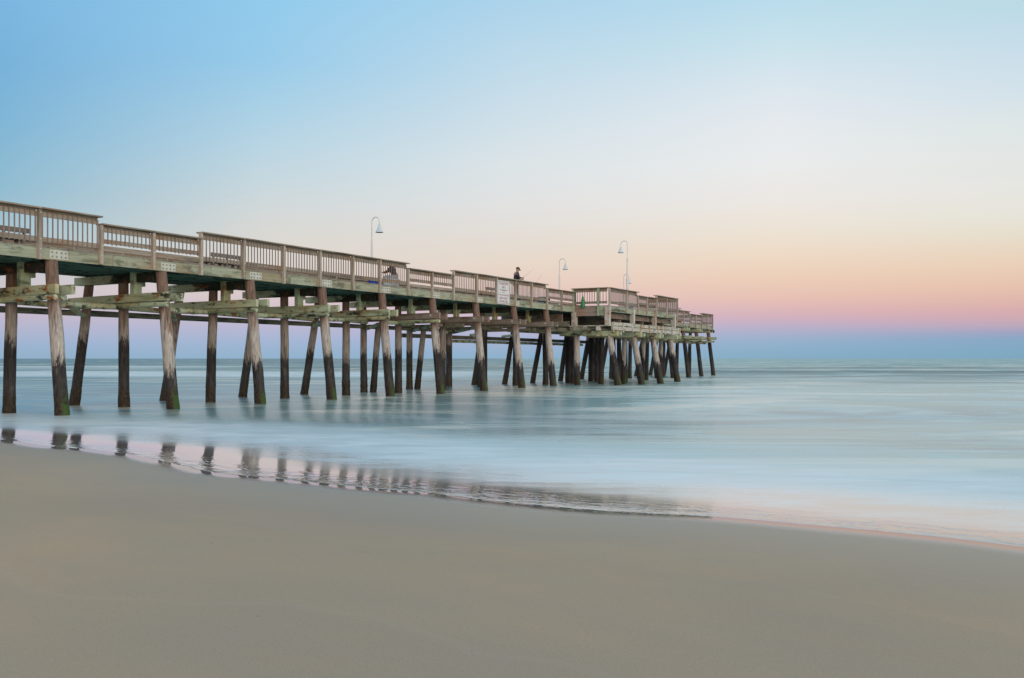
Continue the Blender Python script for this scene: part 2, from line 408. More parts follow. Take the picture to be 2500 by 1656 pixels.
    rip = t.noise(t.comb(t.mul(a, 2.6), t.mul(d, 6.0), 2.0), 1.0, 3, .6, .8)
    rip = t.mul(rip, t.step(d, 1.4, .0, 0.0, .010))
    wv = t.add(t.mul(t.noise(t.comb(t.mul(X, .10), t.mul(Y, .16), 1.0), 1.0, 1, .4, .2), .28), t.mul(n1, .12))
    wv = t.mul(wv, t.mul(t.step(d, 3.0, 9.0), t.step(Y, 150.0, 50.0, .25, 1.0)))
    hn = t.node('ShaderNodeBump'); hn.inputs['Strength'].default_value = 1.0; hn.inputs['Distance'].default_value = 1.0
    t.put(hn.inputs['Height'], t.add(rip, wv))
    for q in (dif, glo, fr): t.l.new(hn.outputs[0], q.inputs['Normal'])
    return m
def sand_material():
    m, t, b = mat('smooth beach sand')
    at = t.node('ShaderNodeAttribute', attribute_name='shore'); a, d, _ = t.sep(at.outputs['Vector'])
    geo = t.node('ShaderNodeNewGeometry'); P = geo.outputs['Position']
    big = t.noise(t.comb(t.mul(a, .22), t.mul(d, .38)), 1.0, 3, .5, .4)
    mid = t.noise(t.comb(t.mul(a, 1.2), t.mul(d, 2.6), 3.), 1.0, 4, .6)
    gr = t.noise(P, 160.0, 3, .7)
    col = t.mix(t.lerp(big, .35, .65), (.53,.362,.24,1), (.66,.42,.24,1))
    col = t.mix(t.mul(t.lerp(mid, .35, .65), .25), col, (.44,.355,.27,1))
    col = t.mix(t.mul(t.lerp(gr, .35, .65), .42), col, (.25,.195,.13,1))
    ln = t.add(d, t.mul(t.noise(t.comb(t.mul(a, .35), 0.0, 8.0), 1.0, 3, .5), 3.0))
    for c0, wd, am in ((-1.1, .05, .035), (-3.3, .08, .045), (-5.0, .05, .03)):
        col = t.mix(t.mul(t.step(t.math('ABSOLUTE', t.sub(ln, c0)), wd, 0.0), am), col, (.62,.55,.45,1))
        col = t.mix(t.mul(t.mul(t.step(ln, c0-.9, c0), t.step(ln, c0+.01, c0)), am*.8), col, (.30,.24,.17,1))
    sp = t.node('ShaderNodeTexVoronoi'); sp.inputs['Scale'].default_value = 9.0; t.l.new(P, sp.inputs['Vector'])
    spc = t.node('ShaderNodeSeparateColor'); t.l.new(sp.outputs['Color'], spc.inputs[0])
    speck = t.mul(t.step(sp.outputs['Distance'], .075, .05), t.step(spc.outputs[0], .93, .95))
    col = t.mix(t.mul(speck, .7), col, t.mix(t.step(spc.outputs[1], .4, .6), (.10,.08,.06,1), (.75,.70,.62,1)))
    dj = t.add(d, t.mul(t.sub(t.noise(t.comb(t.mul(a, .5), t.mul(d, .6)), 1, 3, .5), .5), .35))
    wetn = t.step(dj, -.55, -.02)
    damp = t.step(dj, -3.0, -.2)
    col = t.mix(t.mul(damp, .35), col, (.33,.28,.215,1))
    t.put(b.inputs['Base Color'], t.mix(wetn, col, (.22,.20,.17,1)))
    t.put(b.inputs['Roughness'], t.math('SUBTRACT', t.sub(.75, t.mul(damp, .3)), t.mul(wetn, .5), clamp=True))
    t.put(b.inputs['Specular IOR Level'], t.add(t.add(.18, t.mul(damp, .2)), t.mul(wetn, .12))); b.inputs['IOR'].default_value = 1.4
    h = t.add(t.mul(gr, .0016), t.mul(mid, .004))
    hn = t.node('ShaderNodeBump'); hn.inputs['Strength'].default_value = 1.0; hn.inputs['Distance'].default_value = 1.0
    t.put(hn.inputs['Height'], t.mul(h, t.sub(1.0, wetn))); t.l.new(hn.outputs[0], b.inputs['Normal'])
    return m
A_s = axis_vals(-9000, 9000, -34, 16, .25, 1.10)
D_sea = axis_vals(.0, 9000, .0, 9.0, .14, 1.035)
sheet('sea', A_s, D_sea, lambda X, Y, a, d: film(d)+.003-.010*max(0, 1-d/.14)+swell(X, Y, d), sea_material(), kind='structure')
A_b = [a for a in A_s if -420 < a < 420]
D_b = axis_vals(-160, 14, -10, 3.0, .14, 1.13)
def sand_h(X, Y, a, d):
    h = film(d) - .012*max(0, min(1, d/.3)) - .10*max(0, d-1.2)
    h += .012*noise.noise(Vector((X*.35, Y*.35, 0)))*max(0, min(1, -d/2))
    return h if d > -25 else film(-25)+.01*(-25-d)
sheet('beach_sand', A_b, D_b, sand_h, sand_material(), kind='structure')

# ------------------------------------------------------------------ the pier, in its own frame: x along the pier out to sea, y away from the viewer
PH = math.atan2(.8765, .4814)
PO = Vector((-26.03, 0, 0)); UV_ = Vector((.4814, .8765, 0)); VV = Vector((-.8765, .4814, 0))
def s_at(x, t):                                 # place along the pier of the point on line t seen at photograph column x
    Z = (26.03 + t/.8765)*F/(2525-x); return (Z - .4814*t)/.8765
def world(s, t, z): 
    p = PO + UV_*s + VV*t; return Vector((p.x, p.y, z))
def sb(i): return 68929*(4.179e-4 + .5303e-4*(i-1))
H = lambda h: EYE + h                           # heights were measured from eye level
pier = empty('fishing_pier', PO, PH, 'long weathered timber fishing pier on leaning piles, running from the beach out over the sea', 'pier')
B0, B1 = -1, 13
TF = 3.55                                       # far edge of the narrow part
TW = 4.3                                        # far edge of the wider part (from bent 6)

def pile(s0, t0, s1, t1, ztop, r=.165, label=None):
    """base (s0,t0) under water, top (s1,t1)"""
    mb = MB(); n = 46; pts = []; rad = []
    sd = random.uniform(0, 90)
    zb = -1.0
    for k in range(n+1):
        u = k/n; z = zb + (ztop-zb)*u
        q = (z-0)/(ztop)
        pts.append((s0+(s1-s0)*q + .018*noise.noise(Vector((z*.6, sd, 0))), t0+(t1-t0)*q + .018*noise.noise(Vector((z*.6, 0, sd))), z))
        rr = r*(1.06-.12*max(0,q))
        if z < .75: rr += .012*(1-z/.75) if z > 0 else .012
        if z < .7: rr += .014*noise.noise(Vector((z*11, sd, 5)))
        rad.append(rr)
    mb.tube(pts, rad, 16, rough=.07, seed=sd)
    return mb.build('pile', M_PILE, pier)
def j(a=.06): return random.uniform(-a, a)

def bent(i):
    s = sb(i)
    if i <= 9:
        pile(s+j(.03), -.36+j(.05), s, .13, H(2.60), .172)
    elif i == 10:
        pile(s+.05, -.02, s, .0, H(1.9), .17)
    else:
        pile(s+j(), .0+j(.1), s, .0, H(2.0), .16)
    mt = 1.80 if i <= 3 else 1.93
    pile(s+j(), mt+j(.05), s, mt, H(2.32), .155)
    if i <= 5:
        pile(s+j(), 4.12+j(.08), s, 3.40, H(2.32), .15)
    elif i <= 7:
        pile(s+j(), 3.85+j(.1), s, 3.85, H(2.32), .15); pile(s+.25+j(), 3.55+j(), s+.2, 3.15, H(1.6), .14)
    else:
        pile(s+j(), 3.9+j(.1), s, 3.9, H(2.0), .16); pile(s+j(), 4.62+j(.1), s, 4.05, H(1.9), .15)
    if i >= 11: pile(s+.5, 2.6+j(.2), s+.5, 2.6, H(1.9), .16)
    far = 3.95 if i <= 5 else 4.55
    # cap beams carrying the joists
    mb = MB(); mb.beam((s-.02, .32, H(2.445)), (s+j(.02), far, H(2.435)), .26, .25, seg=4, jit=.004); mb.build('cap_beam', M_CAP_, pier)
    # upper brace pair, clamped either side of the piles
    bm = M_PALE if i <= 5 else M_BROWN
    if i <= 9:
        for sgn in (-1, 1):
            mb = MB(); e = -.42 if sgn < 0 else -.50
            mb.beam((s+sgn*.215, e, H(1.835+j(.015))), (s+sgn*.215, far+.15+j(.1), H(1.80+j(.03))), .115, .25, seg=4, jit=.004)
            if sgn < 0:
                for tt in (.02, 1.8): mb.tube([(s-.315, tt, H(1.86)), (s-.27, tt, H(1.86))], .035, 8, 1)
            mb.build('brace_beam', [bm, M_BOLTL if i > 5 else M_BOLT], pier)
    # lower round brace pole on the near side
    if i <= 6:
        mb = MB(); mb.tube([(s-.26+j(.02), -.42, H(1.605)), (s-.27, 1.5, H(1.60)), (s-.27, 2.5+j(.2), H(1.585))], [.073,.078,.08], 12)
        mb.tube([(s-.36, .0, H(1.62)), (s-.32, .0, H(1.62))], .03, 8, 1)
        mb.build('brace_pole', [M_PALE, M_BOLT], pier)
    elif i <= 9:
        mb = MB(); mb.beam((s-.26, .6, H(1.56)), (s-.26, 4.3, H(1.53)), .12, .16); mb.build('brace_pole', M_DARK, pier)
    # upright hanger between brace and joists
    if i <= 9:
        mb = MB(); tt = 1.12
        mb.beam((s-.10, tt, H(1.93)), (s-.10, tt, H(2.61)), .30, .16, up=(0,1,0)); mb.beam((s+.06, tt+.02, H(2.2)), (s+.06, tt+.02, H(2.61)), .3, .14, up=(0,1,0))
        mb.build('hanger_post', M_PALEX, pier)
    # diagonal poles in plan, from this bent's near pile to the next bents' far ones
    if 0 <= i <= 6:
        mb = MB(); mb.tube([(s+.30, .30, H(1.46)), (sb(i+1)-.25, 1.85, H(1.58)), (sb(i+2)-.3, 3.45, H(1.62))], .088, 12)
        mb.build('diagonal_pole', M_PALE if i < 6 else M_BROWN, pier)
    if 1 <= i <= 7:
        mb = MB(); a0 = Vector((s+.26, .12, H(1.60))) if i == 1 else Vector((s+.30, .10, H(1.50)))
        b0 = Vector((sb(i+1)-.18, 3.45, H(1.36)))
        e = b0 + (b0-a0).normalized()*.42
        if i == 1: mb.tube([a0+Vector((0,-.16,.06)), a0, b0], [.10,.10,.085], 12)
        else: mb.tube([a0, b0, e], [.08,.08,.075], 12)
        mb.build('diagonal_pole', M_PALE, pier)
for i in range(B0, B1+1): bent(i)

# longitudinal poles and beams under the far side
for i in range(B0, 8):
    mb = MB(); mb.tube([(sb(i)+.1, 3.62, H(1.44)), (sb(i+1)-.02, 3.62, H(1.43))], [.10,.09], 12); mb.build('long_pole', M_DARK, pier)
for i in range(7, 13):
    mb = MB(); mb.beam((sb(i), 4.35, H(1.13)), (sb(i+1)-.01, 4.35, H(1.13)), .13, .20); mb.build('long_beam', M_DARK, pier)
    if i > 7:
        mb = MB(); mb.tube([(sb(i)-.1, 4.6, H(.93)), (sb(i+1)-.15, 4.6, H(.94))], .085, 10); mb.build('long_pole', M_PALE, pier)
for i in (8, 9, 10):
    mb = MB(); mb.tube([(sb(i)-1.2, 3.3, H(1.33)), (sb(i)+.1, 4.9, H(1.32))], .07, 10); mb.build('diagonal_pole', M_PALE, pier)

# joists: long boards seen from below
S0, S1 = sb(B0)-1.0, s_at(1485, -2.11)
SE = sb(13.4)
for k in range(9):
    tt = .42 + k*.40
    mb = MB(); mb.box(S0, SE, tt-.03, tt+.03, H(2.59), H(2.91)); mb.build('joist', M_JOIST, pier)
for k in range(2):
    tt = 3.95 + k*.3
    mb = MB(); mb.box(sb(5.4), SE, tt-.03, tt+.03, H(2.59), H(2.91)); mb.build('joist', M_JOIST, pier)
# deck planks, laid across
def deck(x0, x1, t0, t1):
    mb = MB(); x = x0
    while x < x1:
        mb.box(x, min(x+.138, x1), t0+j(.008), t1+j(.01), H(2.914), H(2.952)); x += .145
    mb.build('deck_planks', M_DECK, pier)
deck(S0, sb(5.42), -.03, TF+.06); deck(sb(5.42)+.01, SE, -.03, TW+.06)
# edge boards, one per bent, with the eight-bolt plates over each near pile
for i in range(B0, 10):
    a0, a1 = sb(i+.5), min(sb(i+1.5), S1-.05)
    if i == B0: a0 = S0
    mb = MB(); mb.beam((a0+.006, 0, H(2.762)), (a1-.006, 0, H(2.758)), .05, .30); mb.build('edge_board', M_FASC, pier)
    t_ = TF if i < 5 else TW
    mb = MB(); mb.box(a0+.004, a1-.004, t_, t_+.05, H(2.61), H(2.91)); mb.build('edge_board', M_FASC, pier)
for i in range(0, 10):
    s = sb(i)+.12; mb = MB(); z0 = H(2.635+j(.01))
    mb.box(s-.27, s+.27, -.037, -.026, z0, z0+.235)
    for a in (-.2, -.07, .07, .2):
        for b in (.06, .175): mb.tube([(s+a, -.037, z0+b), (s+a, -.052, z0+b)], .026, 10, 1)
    mb.build('bolt_plate', [M_PLATE, M_BOLT], pier)

# ---- railings: each bay is one part (two nailing boards with their balusters), with its cap rail and post
def bay(p0, p1, kind, out, post0=True, post1=False, kick=True, pmat=None, far=False, step=.142, lower=0.0, plow=2.60):
    p0 = Vector(p0+(0,)); p1 = Vector(p1+(0,)); e = (p1-p0).normalized(); o = Vector(out+(0,)); L = (p1-p0).length
    def bx(mb, a0, a1, o0, o1, z0, z1, mi=0):
        c_ = [p0+e*a+o*b for a, b in ((a0,o0),(a1,o0),(a1,o1),(a0,o1))]
        if e.cross(o).z < 0: c_ = c_[::-1]
        vs = [(q.x, q.y, z0) for q in c_] + [(q.x, q.y, z1) for q in c_]
        mb.poly(vs, [(3,2,1,0),(4,5,6,7),(0,1,5,4),(1,2,6,5),(2,3,7,6),(3,0,4,7)], mi)
    if kind == 'high': top, h1, h0, n1, n0 = 3.95, 3.835, 3.715, 3.19, 3.06
    else:              top, h1, h0, n1, n0 = 3.75, 3.655, 3.53, 3.335, 3.215
    top, h1, h0, n1, n0 = (v-lower for v in (top, h1, h0, n1, n0))
    mb = MB(); g = .05
    bx(mb, g, L-g, .0, .038, H(h0), H(h1)); bx(mb, g, L-g, .0, .038, H(n0), H(n1))
    bx(mb, g, L-g, -.02, .0, H(h1-.02), H(top-.041))
    n = max(2, int(round((L-.12)/step)))
    for k in range(n):
        a = .10 + (L-.2)*k/(n-1) + j(.006)
        bx(mb, a-.016, a+.016, .0385, .058, H(n0-.025+j(.012)), H(h1+.01+j(.006)), 1)
    r = mb.build('railing_panel', [M_RAIL, M_BAL], pier)
    mb = MB(); z = H(top)+j(.004)
    bx(mb, 0.002, L-.002, -.13, .175, z-.04, z); mb.build('cap_rail', M_RAIL, r)
    for fl, a in ((post0, 0), (post1, L)):
        if fl:
            mb = MB(); bx(mb, a-.048, a+.048, .026, .125, H(plow)+j(.02), H(top-.041))
            for hh in (top-.14, 3.12, 2.86, 2.70):
                if hh > plow:
                    q = p0+e*(a+.0)+o*.125; mb.tube([q+Vector((0,0,H(hh))), q+o*.014+Vector((0,0,H(hh)))], .017, 8, 1)
            mb.build('post', [pmat or M_POST, M_BOLTL], r)
    if kind == 'low' and kick:
        mb = MB(); bx(mb, .05, L-.05, .026, .066, H(3.0), H(3.115)); mb.build('kick_board', M_RAIL, r)
    return r
def run(idx, kinds, t, outy, **kw):
    for k in range(len(kinds)):
        last = k == len(kinds)-1
        bay((sb(idx[k]), t), (sb(idx[k+1]), t), kinds[k], (0, outy), True, last, **kw)
idx = [-1.12,-.62,-.12,.38,.87,1.38,1.87,2.37,2.87,3.39,3.91,4.43,4.90,5.43,5.92,6.39,6.94,7.45,7.97,8.45,8.94,9.42,9.90]
kinds = ['high']*5+['low']*2+['high']*6+['low']*2+['high']*5+['low']*2
run(idx, kinds, 0, -1)
# far side, low rail
fi = [-1.1+.5*k for k in range(14)]
run(fi, ['low']*13, TF+.05, 1, lower=.12)
fi = [5.42+.5*k for k in range(17)]
run(fi, ['low']*16, TW+.05, 1, lower=.12)
# last short bay up to the platform corner
SC = s_at(1485, -2.11)
bay((sb(9.90), 0), (SC-.10, 0), 'high', (0, -1), True, False)

# ---- the widened platform
TO = -2.11
SP1 = s_at(1651, TO)
# its shoreward side, facing the beach
r = bay((SC, -.02), (SC, -1.55), 'high', (-1, 0), True, True, pmat=M_GPOST, plow=2.36)
bay((SC, -1.55), (SC, TO), 'high', (-1, 0), False, False, pmat=M_POST)
mb = MB()
for k in range(3): mb.box(SC-.045, SC+.0, -1.50, -.07, H(2.38+k*.192), H(2.38+k*.192+.185))
mb.build('plank_wall', M_PLANK, pier)
mb = MB(); mb.box(SC-.03, SC+.02, TO+.02, -1.56, H(2.38), H(2.92)); mb.build('edge_board', M_FASC, pier)
# its seaward-facing long side
pb = [SC] + [s_at(x, TO) for x in (1527, 1555, 1577, 1600, 1625)] + [SP1]
pk = ['high','high','low','low','high','high']
for k in range(6):
    bay((pb[k], TO), (pb[k+1], TO), pk[k], (0, -1), True, k == 5, step=.13)
    mb = MB(); mb.box(pb[k]+.004, pb[k+1]-.004, TO-.024, TO+.026, H(2.61), H(2.91)); mb.build('edge_board', M_FASC, pier)
# back side, away from the beach
bay((SP1, TO), (SP1, -.1), 'high', (1, 0), False, True)
mb = MB(); x = SC
while x < SP1: mb.box(x, x+.138, TO-.03, -.035, H(2.914), H(2.952)); x += .145
mb.build('deck_planks', M_DECK, pier)
for k in range(5):
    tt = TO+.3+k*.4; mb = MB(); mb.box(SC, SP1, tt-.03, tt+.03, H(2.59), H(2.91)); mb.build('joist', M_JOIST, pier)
mb = MB(); mb.box(SC+.5, SP1, TO+.35, TO+.6, H(2.28), H(2.57)); mb.build('long_beam', M_BROWN, pier)
# bleached uprights between the lower ledger and the deck
for s, tt in ((SC, -.05), (SC, TO+.02)):
    mb = MB(); mb.beam((s, tt, H(1.86)), (s, tt, H(2.60 if tt > -1 else 2.9)), .26, .26, seg=5, jit=.01); mb.build('upright', M_WHITEV, pier)
for i in (11, 12, 13):
    s = sb(i)-.3; mb = MB(); mb.beam((s, TO+.04, H(1.7)), (s, TO+.04, H(2.9)), .24, .2, seg=5, jit=.008); mb.build('upright', M_WHITEV, pier)
# board along the shoreward side and blocks under it
mb = MB(); mb.box(SC-.12, SC+.12, TO-.15, .25, H(1.80), H(1.855)); mb.build('ledger_board', M_WHITE, pier)
for tt in (-.75, -1.55): 
    mb = MB(); mb.box(SC-.16, SC+.1, tt-.1, tt+.1, H(1.56), H(1.795)); mb.build('block', M_WHITEV, pier)
# the box beam with battens on the long side
mb = MB(); s0, s1 = SC+.15, SP1+.15
mb.beam((s0, TO-.16, H(1.93)), (s1, TO-.16, H(1.92)), .07, .19, seg=6, jit=.012); mb.beam((s0, TO-.16, H(1.69)), (s1, TO-.16, H(1.68)), .09, .21, seg=6, jit=.012)
mb.build('ledger_beam', M_WHITE, pier)
nb = 9
for k in range(nb):
    s = s0+.1+(s1-s0-.2)*k/(nb-1); mb = MB(); mb.beam((s, TO-.235, H(1.50+j(.03))), (s, TO-.235, H(2.03+j(.03))), .10, .06, up=(0,1,0)); mb.build('batten', M_WHITEV, pier)
# platform piles, caps
for i in (10, 11, 12, 13):
    s = sb(i)-(.0 if i < 12 else .45*(i-11))
    pile(s, TO-.42, s, TO+.08, H(1.27), .185)
    mb = MB(); mb.beam((s-.02, TO-.42, H(1.40)), (s-.02, 1.0, H(1.42)), .28, .29, seg=6, jit=.012); mb.build('cap_beam', M_PALE, pier)
    mb = MB(); mb.beam((s+.3, TO-.5, H(1.40)), (s+.3, 1.0, H(1.42)), .16, .22, seg=4, jit=.01); mb.build('cap_beam', M_PALE, pier)
    if i > 10: pile(s+.6, -1.1, s+.6, -1.2, H(1.6), .15)
for tt, z in ((-.9, 1.62), (.6, 1.62), (1.8, 1.55), (3.0, 1.6)):
    mb = MB(); mb.beam((sb(9.3), tt, H(z)), (SP1, tt, H(z)), .22, .22); mb.build('long_beam', M_DARK, pier)
for i in (9.5, 10.5, 11.5, 12.5):
    mb = MB(); mb.beam((sb(i), -.4, H(1.9)), (sb(i), 4.2, H(1.9)), .12, .28); mb.build('brace_beam', M_DARK, pier)
    mb = MB(); mb.beam((sb(i)+.6, -1.7 if i > 10 else .3, H(2.25)), (sb(i)+.6, 4.2, H(2.25)), .10, .5); mb.build('brace_beam', M_BROWN, pier)

# ---- the narrow end of the pier, set back from the platform
TE, TEF = 2.6, 6.6
eb = [sb(13.4)+.02] + [s_at(x, TE) for x in (1622, 1651, 1667, 1683, 1697, 1711, 1725, 1738)]
ek = ['high','high','high','high','low','low','high','high']
for k in range(8): bay((eb[k], TE), (eb[k+1], TE), ek[k], (0, -1), True, k == 7, step=.13)
ES, EE = eb[0], eb[-1]
bay((EE, TE), (EE, 4.6), 'high', (1, 0), False, True); bay((EE, 4.6), (EE, TEF), 'high', (1, 0), False, True)
nf = 8
for k in range(nf): bay((ES+(EE-ES)*k/nf, TEF), (ES+(EE-ES)*(k+1)/nf, TEF), 'low', (0, 1), True, k == nf-1)
deck(ES, EE, TE-.03, TEF+.05)
for k in range(len(eb)-1):
    mb = MB(); mb.box(eb[k]+.004, eb[k+1]-.004, TE-.024, TE+.026, H(2.61), H(2.91)); mb.build('edge_board', M_FASC, pier)
mb = MB(); mb.box(EE-.05, EE, TE+.03, TEF-.02, H(2.61), H(2.91)); mb.build('edge_board', M_FASC, pier)
for k in range(9):
    tt = TE+.35+k*.45
    if tt < TEF-.1: mb = MB(); mb.box(ES, EE-.06, tt-.03, tt+.03, H(2.59), H(2.91)); mb.build('joist', M_JOIST, pier)
for i in (14.3, 15.3, 16.3, 17.35, 18.3, 19.25):
    s = sb(i)
    pile(s, TE-.33, s, TE+.15, H(2.3 if i < 18 else 2.45), .17); pile(s, 4.5, s, 4.4, H(2.3), .15); pile(s+j(), 6.9, s, 6.2, H(2.2), .15)
    mb = MB(); mb.beam((s-.25, TE-.35, H(2.43)), (s-.25, TEF, H(2.43)), .14, .27); mb.beam((s+.25, TE-.35, H(2.43)), (s+.25, TEF, H(2.43)), .14, .27); mb.build('cap_beam', M_PALE if i > 17 else M_BROWN, pier)
    for sgn in (-1, 1):
        mb = MB(); mb.beam((s+sgn*.22, TE-.55, H(1.78)), (s+sgn*.22, TEF, H(1.76)), .11, .24); mb.build('brace_beam', M_PALE, pier)
    mb = MB(); mb.tube([(s-.28, TE-.5, H(1.50)), (s-.28, TEF-.8, H(1.49))], .09, 10); mb.build('brace_pole', M_PALE, pier)
mb = MB(); mb.box(sb(14.3), EE, TE+.5, TE+.7, H(1.28), H(1.44)); mb.build('long_beam', M_DARK, pier)

# ------------------------------------------------------------------ lamps
M_LAMP = simple('white lamp enamel', (.78,.80,.79), .4); M_SHADE = simple('pale shade', (.66,.76,.80), .45); M_IN = simple('inside of shade', (.10,.10,.10), .7)
M_GLASSB = simple('unlit bulb glass', (.5,.5,.48), .2)
DZ = H(2.952)
def lamp(px, t, arm, height, label):
    s = s_at(px, t); p = world(s, t, DZ)
    root = empty('pier_lamp', p, PH, label, 'lamp', 'bell lamps on the pier')
    mb = MB(); mb.tube([(0,0,0),(0,0,.03)], .11, 12); mb.tube([(0,0,.03),(0,0,height-1.05)], [.052,.045], 12)
    if height > 3.6: mb.tube([(0,0,.03),(0,0,height-2.2)], .068, 12)
    mb.build('post', M_LAMP, root)
    r_ = .21; zc = height-r_-.02
    pts = [(0,0,height-1.08), (0,0,zc)] + [(0, arm*(r_-r_*math.cos(a)), zc+r_*math.sin(a)) for a in [math.pi*k/12 for k in range(1, 13)]] + [(0, arm*2*r_, zc-.14)]
    mb = MB(); mb.tube(pts, .024, 10); mb.build('curved_arm', M_LAMP, root)
    c_ = (0, arm*2*r_, zc-.14)
    mb = MB(); mb.lathe(c_, [(.0,.02),(.045,.015),(.06,-.02),(.072,-.10),(.10,-.20),(.145,-.29),(.178,-.335),(.18,-.35),(.172,-.35)], 20, 0)
    mb.lathe(c_, [(.172,-.35),(.14,-.29),(.09,-.19),(.05,-.06),(0,-.05)], 20, 1)
    sh = mb.build('lamp_shade', [M_SHADE, M_IN], root)
    mb = MB(); mb.ball((c_[0], c_[1], c_[2]-.22), .055); mb.build('bulb', M_GLASSB, sh)
lamp(908, TF-.35, -1, H(6.34)-DZ, 'white bell lamp behind the rail left of the standing person, shade hanging to the right')
lamp(1366, TW-.9, -1, H(6.30)-DZ, 'white bell lamp rising just left of the wide platform, shade hanging to the right')
lamp(1523, TW-.6, -1, H(6.22)-DZ, 'small far bell lamp partly hidden behind the tall lamp post')
lamp(1532, TO+.35, 1, H(6.98)-DZ, 'tallest thick-posted lamp standing on the wide platform, shade hanging to the left')

# ------------------------------------------------------------------ danger sign
M_SIGN = simple('white sign sheet', (.72,.74,.74), .45); M_RED = simple('faded red lettering', (.50,.16,.20), .6); M_INK = simple('sign border', (.20,.17,.17), .6)
def sign():
    t_ = -.14; s0 = s_at(1214.5, t_); s1 = s_at(1245, t_); W = s1-s0; z0 = H(2.64); Hh = 1.15
    root = empty('warning_sign', world(s0, t_, z0), PH, 'white metal danger sign with faded red lettering fixed to the pier railing', 'sign')
    def rrect(x0, x1, z0_, z1, r):
        pts = []
        for cx, cz, a0 in ((x1-r, z0_+r, -90), (x1-r, z1-r, 0), (x0+r, z1-r, 90), (x0+r, z0_+r, 180)):
            for k in range(5):
                a = R(a0+k*22.5); pts.append((cx+r*math.cos(a), cz+r*math.sin(a)))
        return pts
    mb = MB(); o = rrect(0, W, 0, Hh, .09); n = len(o)
    mb.poly([(x, 0, z) for x, z in o]+[(x, .012, z) for x, z in o], [tuple(range(n))]+[tuple(range(2*n-1, n-1, -1))]+[(k, (k+1) % n+0, (k+1) % n+n, k+n)[::-1] for k in range(n)])
    mb.build('sheet', M_SIGN, root)
    a = rrect(.035, W-.035, .035, Hh-.035, .07); b = rrect(.055, W-.055, .055, Hh-.055, .055)
    mb = MB(); mb.poly([(x, -.003, z) for x, z in a]+[(x, -.003, z) for x, z in b], [(k, (k+1) % n, n+(k+1) % n, n+k) for k in range(n)])
    mb.build('border', M_INK, root)
    for txt, yc, hh, ww in (('DANGER', .125, .105, .74), ('NO', .272, .092, .26), ('SWIMMING', .405, .055, .54), ('OR', .50, .05, .15), ('WATERCRAFTING', .61, .058, .86), ('200 FEET', .745, .085, .64), ('FROM PIER', .88, .08, .66)):
        cu = bpy.data.curves.new('lettering', 'FONT'); cu.body = txt; cu.align_x = 'CENTER'; cu.extrude = 0; cu.offset = .012
        ob = bpy.data.objects.new('tmp', cu); COL.objects.link(ob)
        bpy.context.view_layer.update()
        me = bpy.data.meshes.new_from_object(ob.evaluated_get(bpy.context.evaluated_depsgraph_get()))
        bpy.data.objects.remove(ob)
        xs = [v.co.x for v in me.vertices]; ys = [v.co.y for v in me.vertices]
        w_, h_ = max(xs)-min(xs), max(ys)-min(ys); cx, cy = (max(xs)+min(xs))/2, (max(ys)+min(ys))/2
        for v in me.vertices:
            x, y = v.co.x-cx, v.co.y-cy
            v.co = (W/2 + x/w_*ww*W, -.004, Hh*(1-yc) + y/h_*hh*Hh)
        me.name = 'lettering'; me.materials.clear(); me.materials.append(M_RED)
        lo = bpy.data.objects.new('lettering', me); COL.objects.link(lo); lo.parent = root
sign()

# ------------------------------------------------------------------ people
M_SKIN = simple('skin', (.50,.30,.22), .6); M_JACK = simple('dark jacket cloth', (.03,.032,.04), .9); M_JEAN = simple('faded jeans', (.16,.19,.25), .9)
M_CAP = simple('dark cap cloth', (.06,.055,.045), .9); M_SHOE = simple('dark shoes', (.03,.03,.03), .7); M_PALEJ = simple('light trousers', (.50,.56,.60), .9); M_HAIR = simple('grey hair', (.16,.14,.12), .9)
M_EYE = simple('eyes', (.02,.02,.02), .3)
def skin(name, verts, edges, material, parent, sub=2):
    me = bpy.data.meshes.new(name); me.from_pydata([v[:3] for v in verts], edges, [])
    o = bpy.data.objects.new(name, me); COL.objects.link(o); o.parent = parent; me.materials.append(material)
    md = o.modifiers.new('skin', 'SKIN'); md.use_smooth_shade = True
    for k, v in enumerate(verts):
        sv = me.skin_vertices[0].data[k]; r = v[3]; sv.radius = (r, v[4] if len(v) > 4 else r); sv.use_root = (k == 0)
    sd = o.modifiers.new('subdivision', 'SUBSURF'); sd.levels = sub; sd.render_levels = sub
    return o
